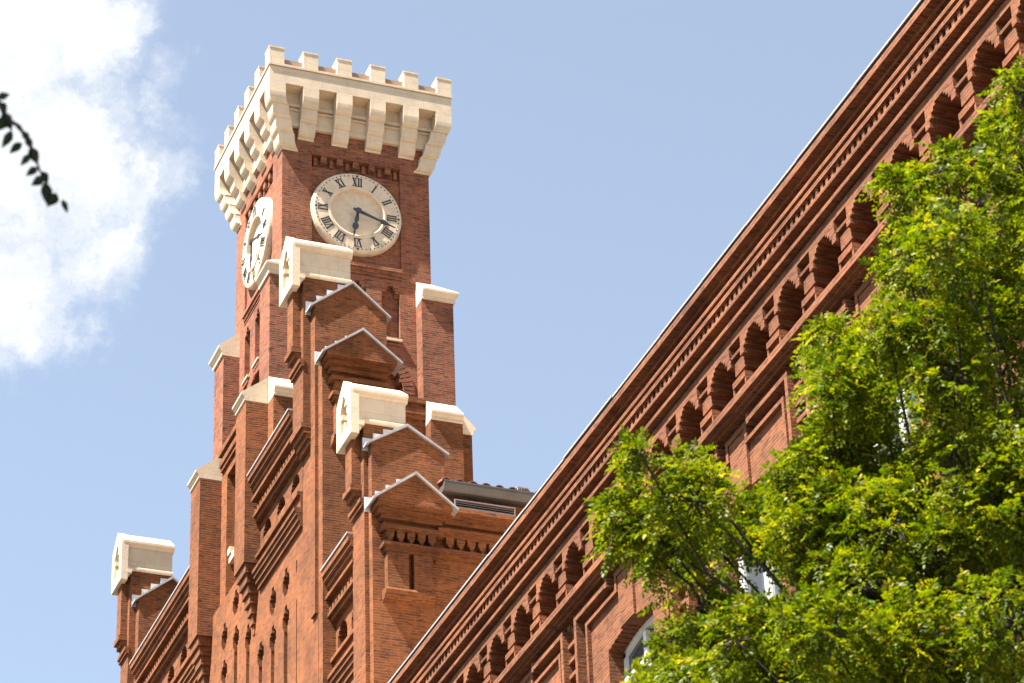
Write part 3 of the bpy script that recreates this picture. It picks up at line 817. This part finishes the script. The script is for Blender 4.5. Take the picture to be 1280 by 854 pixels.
# camera frame (used for the camera itself)
def cam_axes():
    pi_, ro, ya = R(31.122), R(-2.147), R(21.587)
    cp, sp = math.cos(pi_), math.sin(pi_)
    r2 = Vector((math.cos(ro), -sp * math.sin(ro), cp * math.sin(ro))); u2 = Vector((-math.sin(ro), -sp * math.cos(ro), cp * math.cos(ro))); fw = Vector((0, cp, sp))
    M = Matrix(((math.cos(ya), math.sin(ya), 0), (-math.sin(ya), math.cos(ya), 0), (0, 0, 1)))
    M = Matrix(((math.cos(ya), math.sin(ya), 0), (-math.sin(ya), math.cos(ya), 0), (0, 0, 1)))
    return M @ r2, M @ u2, M @ fw
CAMH = Vector((0, 0, 1.6))
cr, cu, cf = cam_axes()

# street tree: foliage masses (x, y, z, radius) standing between the street and the wing
BLOBS = [(5.63, 12.61, 8.91, 0.156), (5.56, 12.75, 8.92, 0.094), (6.26, 13.65, 9.47, 0.195), (5.71, 12.15, 8.77, 0.152), (6.32, 13.11, 9.25, 0.151), (6.37, 13.49, 9.22, 0.082), (5.73, 12.49, 8.67, 0.116), (5.41, 12.08, 8.94, 0.034), (5.82, 12.43, 9.14, 0.047), (6.5, 12.94, 9.19, 0.125), (6.26, 12.07, 8.75, 0.193), (6.69, 12.25, 9.45, 0.1), (6.78, 12.58, 9.89, 0.14), (7.04, 13.12, 10.44, 0.104), (7.0, 12.59, 9.93, 0.11), (5.87, 12.56, 8.42, 0.154), (5.96, 12.97, 8.45, 0.103), (6.62, 14.01, 8.93, 0.214), (6.57, 13.85, 8.62, 0.253), (5.79, 13.1, 8.2, 0.095), (6.47, 14.23, 8.83, 0.112), (6.57, 12.79, 8.9, 0.069), (6.83, 13.38, 8.81, 0.193), (6.54, 11.91, 8.54, 0.362), (6.83, 11.6, 8.77, 0.255), (7.47, 12.58, 10.5, 0.3), (7.02, 12.21, 10.44, 0.108), (7.24, 12.37, 10.81, 0.153), (6.91, 11.98, 10.69, 0.074), (7.0, 11.47, 10.24, 0.248), (6.96, 11.6, 10.58, 0.097), (7.41, 11.55, 10.62, 0.226), (7.58, 11.93, 11.18, 0.077), (7.15, 11.1, 10.73, 0.096), (7.8, 12.32, 10.61, 0.343), (7.5, 12.12, 9.85, 0.371), (7.45, 13.4, 8.91, 0.404), (7.46, 12.46, 8.78, 0.385), (7.93, 12.88, 8.6, 0.417), (6.73, 12.74, 8.11, 0.376), (7.35, 12.9, 8.22, 0.386), (7.29, 11.26, 8.84, 0.419), (7.11, 10.65, 9.59, 0.34), (8.06, 12.58, 9.02, 0.417), (6.48, 13.22, 8.11, 0.362), (8.31, 12.3, 10.2, 0.472), (8.15, 13.36, 8.25, 0.51), (5.76, 12.39, 7.91, 0.169), (5.77, 11.95, 7.95, 0.16), (6.14, 12.22, 7.96, 0.226), (6.02, 11.49, 7.78, 0.215), (6.41, 11.8, 7.78, 0.222), (6.5, 11.49, 7.84, 0.219), (6.87, 11.73, 7.8, 0.224), (6.77, 11.15, 7.8, 0.217), (6.19, 12.21, 7.72, 0.225), (6.39, 11.88, 7.53, 0.221), (6.81, 11.98, 7.58, 0.225), (6.9, 11.56, 7.45, 0.22), (5.72, 12.09, 7.57, 0.183), (6.36, 11.78, 8.21, 0.187), (6.74, 11.67, 8.37, 0.207), (6.94, 11.44, 8.54, 0.207), (6.48, 12.15, 9.12, 0.157), (6.87, 13.24, 9.5, 0.19), (6.5, 12.0, 9.31, 0.165), (6.97, 12.73, 9.48, 0.149), (6.92, 12.62, 10.01, 0.125), (6.36, 12.49, 8.9, 0.119), (6.54, 12.55, 8.82, 0.179), (6.74, 12.22, 8.95, 0.197), (6.76, 11.4, 9.22, 0.172), (7.08, 12.04, 9.32, 0.18), (6.47, 12.14, 8.82, 0.194), (6.36, 11.9, 9.34, 0.101), (6.71, 11.46, 9.47, 0.154), (6.52, 11.57, 9.5, 0.108), (7.34, 12.18, 10.1, 0.186), (6.1, 12.73, 8.84, 0.111), (6.28, 12.15, 9.02, 0.093), (6.8, 12.3, 9.59, 0.089), (7.08, 12.4, 9.23, 0.182), (6.53, 13.14, 8.61, 0.183), (7.44, 12.13, 10.42, 0.167), (6.68, 11.16, 9.78, 0.138)]
tree_base = (7.6, 12.6, 0)
tree = empty('street_tree', tree_base, 'leafy green locust tree with small oval leaflets standing before the brick wing', 'tree')
tb = np.array(tree_base)
rg = np.random.default_rng(5)
wood = MB()
fork = np.array([7.7, 12.7, 6.3])
wood.tube([(7.6, 12.6, -.1), (7.58, 12.62, .4), (7.62, 12.6, 2), (7.7, 12.66, 4.2), tuple(fork)], [.26, .19, .165, .15, .13], 10)
C_, D_, L_ = [], [], []
crown_c = np.array([8.0, 13.0, 9.2])
for bi, (bx, by, bz, br) in enumerate(BLOBS):
    c = np.array([bx, by, bz])
    pts = curve_pts(fork + rg.normal(0, .03, 3), c, .10 * rg.uniform(-.3, 1), rg, 7, .05)
    wood.tube(pts, list(np.linspace(.020, .006, 7)), 5)
    ncl = int(70 * (br / .35) ** 2 * 1.0) + 8
    for k in range(ncl):
        v = rg.normal(0, 1, 3); v /= np.linalg.norm(v); rad = br * .86 * rg.uniform(.2, 1.0) ** .5
        e = c + v * rad * np.array([1, 1, .85])
        out = v + rg.normal(0, .4, 3) + np.array([0, 0, .15]); out /= np.linalg.norm(out)
        sl_ = min(.20, .04 + br * .38) * rg.uniform(.6, 1.1)
        a = c + v * rad * .25
        if k % 2 == 0: wood.tube([tuple(a), tuple((a + e) / 2 + rg.normal(0, .02, 3)), tuple(e), tuple(e + out * sl_)], [.008, .0055, .004, .002], 4)
        nl = rg.integers(7, 12)
        for q in range(nl):
            t = q / nl; base = e + out * sl_ * t
            ph = q * 2.4 + rg.uniform(0, .5); u_ = np.cross(out, [0, 0, 1.0]); u_ /= np.linalg.norm(u_) + 1e-6; w_ = np.cross(out, u_)
            d_ = (u_ * math.cos(ph) + w_ * math.sin(ph)) * .85 + out * .55
            C_.append(base); D_.append(d_); L_.append(rg.uniform(.08, .145))
C_, D_, L_ = map(np.array, (C_, D_, L_))
wood.build('trunk', BARK, tree, tree_base, True)
lc = leaf_cloud(C_ - tb, D_, L_, 12, .029, 3)
leaf_object('foliage', [lc], LEAF, tree)
print('street tree leaves', len(C_))

# overhanging tree by the camera: only the tip of one leaf spray hangs into the view
nb = (-3.4, 5.0, 0)
near = empty('overhanging_tree', nb, 'dark pinnate leaf spray hanging against the white cloud from a tree beside the viewer', 'tree')
nbv = np.array(nb); wood2 = MB()
wood2.tube([(-3.4, 5.0, -.1), (-3.4, 5.02, .5), (-3.35, 5.0, 3.0), (-3.1, 5.1, 5.4), (-2.4, 5.2, 6.8), (-1.5, 5.3, 7.5)], [.24, .17, .15, .13, .10, .07], 10)
C2, D2, L2 = [], [], []
for k in range(26):
    c = np.array([rg.uniform(-2.8, 1.0), rg.uniform(4.2, 6.4), rg.uniform(7.5, 9.2)])
    wood2.tube(curve_pts((-1.9, 5.25, 7.2), c, .08, rg, 5, .06), list(np.linspace(.035, .008, 5)), 5)
    for q in range(26):
        v = rg.normal(0, 1, 3); v /= np.linalg.norm(v)
        C2.append(c + v * .34 * rg.uniform(.3, 1)); D2.append(v + np.array([0, 0, -.1])); L2.append(rg.uniform(.14, .22))
RACHIS = [(0.976, 5.7158, 5.8681), (1.0363, 5.7489, 5.8091), (1.0756, 5.7714, 5.7683), (1.099, 5.7889, 5.7377), (1.1214, 5.7972, 5.7201), (1.1382, 5.7984, 5.7138), (1.1559, 5.8087, 5.6943), (1.1735, 5.8189, 5.6747), (1.1861, 5.8303, 5.6547), (1.1987, 5.8416, 5.6347), (1.2152, 5.8478, 5.6208), (1.2227, 5.8602, 5.6004), (1.2346, 5.8634, 5.5921)]
TWIG_LEAFLETS = [((1.1228, 5.7988, 5.7), (1.1126, 5.8498, 5.683), 0.0235), ((1.1495, 5.809, 5.6781), (1.1302, 5.8523, 5.6746), 0.0216), ((1.1689, 5.8187, 5.6586), (1.1592, 5.8614, 5.6531), 0.0196), ((1.1918, 5.8306, 5.6348), (1.1741, 5.8706, 5.6356), 0.0205), ((1.2079, 5.839, 5.6179), (1.1896, 5.8795, 5.618), 0.0235), ((1.0957, 5.7813, 5.7319), (1.1275, 5.823, 5.7171), 0.0274), ((1.1066, 5.787, 5.7209), (1.092, 5.8322, 5.7135), 0.0294), ((1.1267, 5.7875, 5.7148), (1.1542, 5.8208, 5.7127), 0.0127), ((1.1451, 5.7945, 5.6998), (1.1713, 5.8291, 5.696), 0.0177), ((1.156, 5.8002, 5.6887), (1.1771, 5.836, 5.6845), 0.0196), ((1.1679, 5.8097, 5.6717), (1.1956, 5.8511, 5.6575), 0.0264), ((1.2014, 5.8334, 5.6279), (1.2238, 5.8689, 5.6233), 0.0216), ((1.2113, 5.8443, 5.6092), (1.2316, 5.8944, 5.5835), 0.0294), ((1.2408, 5.8513, 5.5899), (1.2315, 5.8964, 5.5805), 0.0294), ((1.2544, 5.856, 5.5787), (1.2772, 5.8933, 5.5707), 0.0166), ((1.0905, 5.77, 5.749), (1.1088, 5.8034, 5.7497), 0.0166), ((1.0763, 5.7586, 5.7684), (1.0708, 5.8101, 5.7502), 0.0294), ((1.082, 5.7657, 5.7572), (1.1091, 5.7802, 5.7817), 0.0196)]
C2, D2, L2 = map(np.array, (C2, D2, L2))
lc2 = leaf_cloud(C2 - nbv, D2, L2, 12, .042, 9)
TW = MB()
for (a, b_, wd_) in TWIG_LEAFLETS:
    a, b_ = Vector(a), Vector(b_); ax = (b_ - a); Ln = ax.length; ax.normalize()
    fwd = (a - CAMH).normalized(); w_ = ax.cross(fwd).normalized(); tilt = random.uniform(-.5, .5)
    w_ = (w_ * math.cos(tilt) + fwd * math.sin(tilt)); up2 = w_.cross(ax)
    fr = [(0, 0, 0), (.18, .30, .1), (.42, .5, .14), (.70, .36, .1), (1, 0, -.1), (.70, -.36, .1), (.42, -.5, .14), (.18, -.30, .1)]
    TW.add([tuple(a + ax * (t * Ln) + w_ * (s_ * wd_) + up2 * (u_ * wd_)) for t, s_, u_ in fr] + [tuple(a + ax * (.42 * Ln))],
           [(0, 1, 8), (1, 2, 8), (2, 3, 8), (3, 4, 8), (4, 5, 8), (5, 6, 8), (6, 7, 8), (7, 0, 8)])
wood2.tube(RACHIS, list(np.linspace(.007, .0016, len(RACHIS))), 6)
wood2.build('trunk', BARK, near, nb, True)
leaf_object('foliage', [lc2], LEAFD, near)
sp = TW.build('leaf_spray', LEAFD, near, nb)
# ------------------------------------------------------------------ ground
g = MB(); g.box(-1500, 1500, -1500, 3000, -.6, -.17); tag(g.build('ground', SOIL), kind='structure')
g = MB(); g.box(-14, 5, -120, 260, -.169, -.12); tag(g.build('road', ASPH), kind='structure')
g = MB(); g.box(5.2, 34, -120, 260, -.168, 0); tag(g.build('pavement', PAVE), kind='structure')
g = MB(); g.box(5.0, 5.2, -120, 260, -.168, .006); tag(g.build('kerb', KERB), kind='structure')
g = MB(); g.box(-22, -14.2, -120, 260, -.168, 0); tag(g.build('pavement', PAVE), kind='structure')
g = MB(); g.box(-14.2, -14.0, -120, 260, -.168, .006); tag(g.build('kerb', KERB), kind='structure')
# traffic island the viewer and the overhanging tree stand on
g = MB(); g.box(-5, 1.4, -60, 120, -.1195, .004); tag(g.build('traffic_island', PAVE), kind='structure')

# ------------------------------------------------------------------ sun, sky, clouds
SUN_DIR = Vector((.49, .10, -.86)).normalized()      # direction the light travels
sd = bpy.data.lights.new('sun', 'SUN'); sd.energy = SUN_E = 5.0; sd.angle = R(.53); sd.color = (1, .95, .86)
so = bpy.data.objects.new('sun', sd); COL.objects.link(so)
so.rotation_euler = SUN_DIR.to_track_quat('-Z', 'Y').to_euler(); so.location = (-20, 0, 60)
W = bpy.data.worlds.new('World'); S.world = W; W.use_nodes = True; nt = W.node_tree; L = nt.links.new
bg = nt.nodes['Background']; bg.inputs['Strength'].default_value = .055
sk = N(nt, 'ShaderNodeTexSky', sky_type='NISHITA'); sk.sun_disc = False
to_sun = -SUN_DIR
sk.sun_elevation = math.asin(to_sun.z); sk.sun_rotation = math.atan2(to_sun.x, to_sun.y)
sk.altitude = 300; sk.air_density = 1.0; sk.dust_density = .9; sk.ozone_density = 1.0
tc = N(nt, 'ShaderNodeTexCoord')
def vmath(op, a, b_=None):
    n = N(nt, 'ShaderNodeVectorMath', operation=op)
    for s_, v in ((n.inputs[0], a), (n.inputs[1], b_)):
        if v is None: continue
        if isinstance(v, (tuple, Vector)): s_.default_value = tuple(v)
        else: L(v, s_)
    return n
def fmath(op, a, b_=None, clamp=False):
    n = N(nt, 'ShaderNodeMath', operation=op); n.use_clamp = clamp
    for s_, v in ((n.inputs[0], a), (n.inputs[1], b_)):
        if v is None: continue
        if isinstance(v, (int, float)): s_.default_value = v
        else: L(v, s_)
    return n.outputs[0]
CLOUD_BLOBS = [(0.1562, 0.7854, 0.599, 0.0375, 1.0), (0.1744, 0.7869, 0.592, 0.0175, 0.8), (0.1684, 0.8089, 0.5633, 0.0375, 1.0), (0.1957, 0.8063, 0.5582, 0.0187, 0.75), (0.1648, 0.8306, 0.5319, 0.0275, 1.0), (0.1866, 0.8185, 0.5433, 0.0225, 0.7), (0.2006, 0.7844, 0.587, 0.0112, 0.4), (0.2007, 0.7933, 0.5748, 0.0125, 0.55), (0.1379, 0.8088, 0.5717, 0.055, 1.0), (0.1656, 0.8411, 0.5149, 0.015, 0.6), (0.1066, 0.7784, 0.6187, 0.0825, 1)]
# cumulus on the left: soft lobes in sky directions broken up by noise
dirv = vmath('NORMALIZE', tc.outputs['Generated']).outputs[0]
wn = N(nt, 'ShaderNodeTexNoise'); wn.inputs['Scale'].default_value = 26; wn.inputs['Detail'].default_value = 10; wn.inputs['Roughness'].default_value = .66; L(dirv, wn.inputs['Vector'])
wo = vmath('MULTIPLY', vmath('SUBTRACT', wn.outputs['Color'], (.5, .5, .5)).outputs[0], (.062, .062, .062))
dv = vmath('ADD', dirv, wo.outputs[0]).outputs[0]
dens = None
for (x, y, z, rad, k) in CLOUD_BLOBS:
    dist = vmath('DISTANCE', dv, (x, y, z)).outputs['Value']
    q = fmath('MULTIPLY', fmath('SUBTRACT', 1.0, fmath('DIVIDE', dist, rad * 1.15), True), k * 1.6)
    dens = q if dens is None else fmath('MAXIMUM', dens, q)
cn = N(nt, 'ShaderNodeTexNoise'); cn.inputs['Scale'].default_value = 34; cn.inputs['Detail'].default_value = 14; cn.inputs['Roughness'].default_value = .66; L(dv, cn.inputs['Vector'])
cover = fmath('MULTIPLY', dens, fmath('ADD', fmath('MULTIPLY', cn.outputs['Fac'], 2.2), -.15))
cv = N(nt, 'ShaderNodeMapRange'); cv.interpolation_type = 'SMOOTHSTEP'; L(cover, cv.inputs[0]); cv.inputs[1].default_value = .02; cv.inputs[2].default_value = 1.12
cc = N(nt, 'ShaderNodeMix', data_type='RGBA'); L(cn.outputs['Fac'], cc.inputs[0]); cc.inputs[6].default_value = (2.9, 3.1, 3.4, 1); cc.inputs[7].default_value = (4.9, 4.9, 4.9, 1)
mx = N(nt, 'ShaderNodeMix', data_type='RGBA'); L(cv.outputs[0], mx.inputs[0]); L(vmath('ADD', sk.outputs[0], (.64, .50, .06)).outputs[0], mx.inputs[6]); L(cc.outputs[2], mx.inputs[7])
L(mx.outputs[2], bg.inputs[0])

# ------------------------------------------------------------------ camera
cam = bpy.data.cameras.new('camera'); cam.sensor_width = 36; cam.lens = 4000 / 1280 * 36; cam.clip_end = 6000; cam.clip_start = .1
cam.dof.use_dof = True; cam.dof.focus_distance = 74; cam.dof.aperture_fstop = 11
co_ = bpy.data.objects.new('camera', cam); COL.objects.link(co_)
M = Matrix((cr, cu, -cf)).transposed().to_4x4(); M.translation = CAMH; co_.matrix_world = M
S.camera = co_
S.view_settings.view_transform = 'Standard'; S.view_settings.look = 'None'; S.view_settings.gamma = 1; S.view_settings.exposure = 2.27
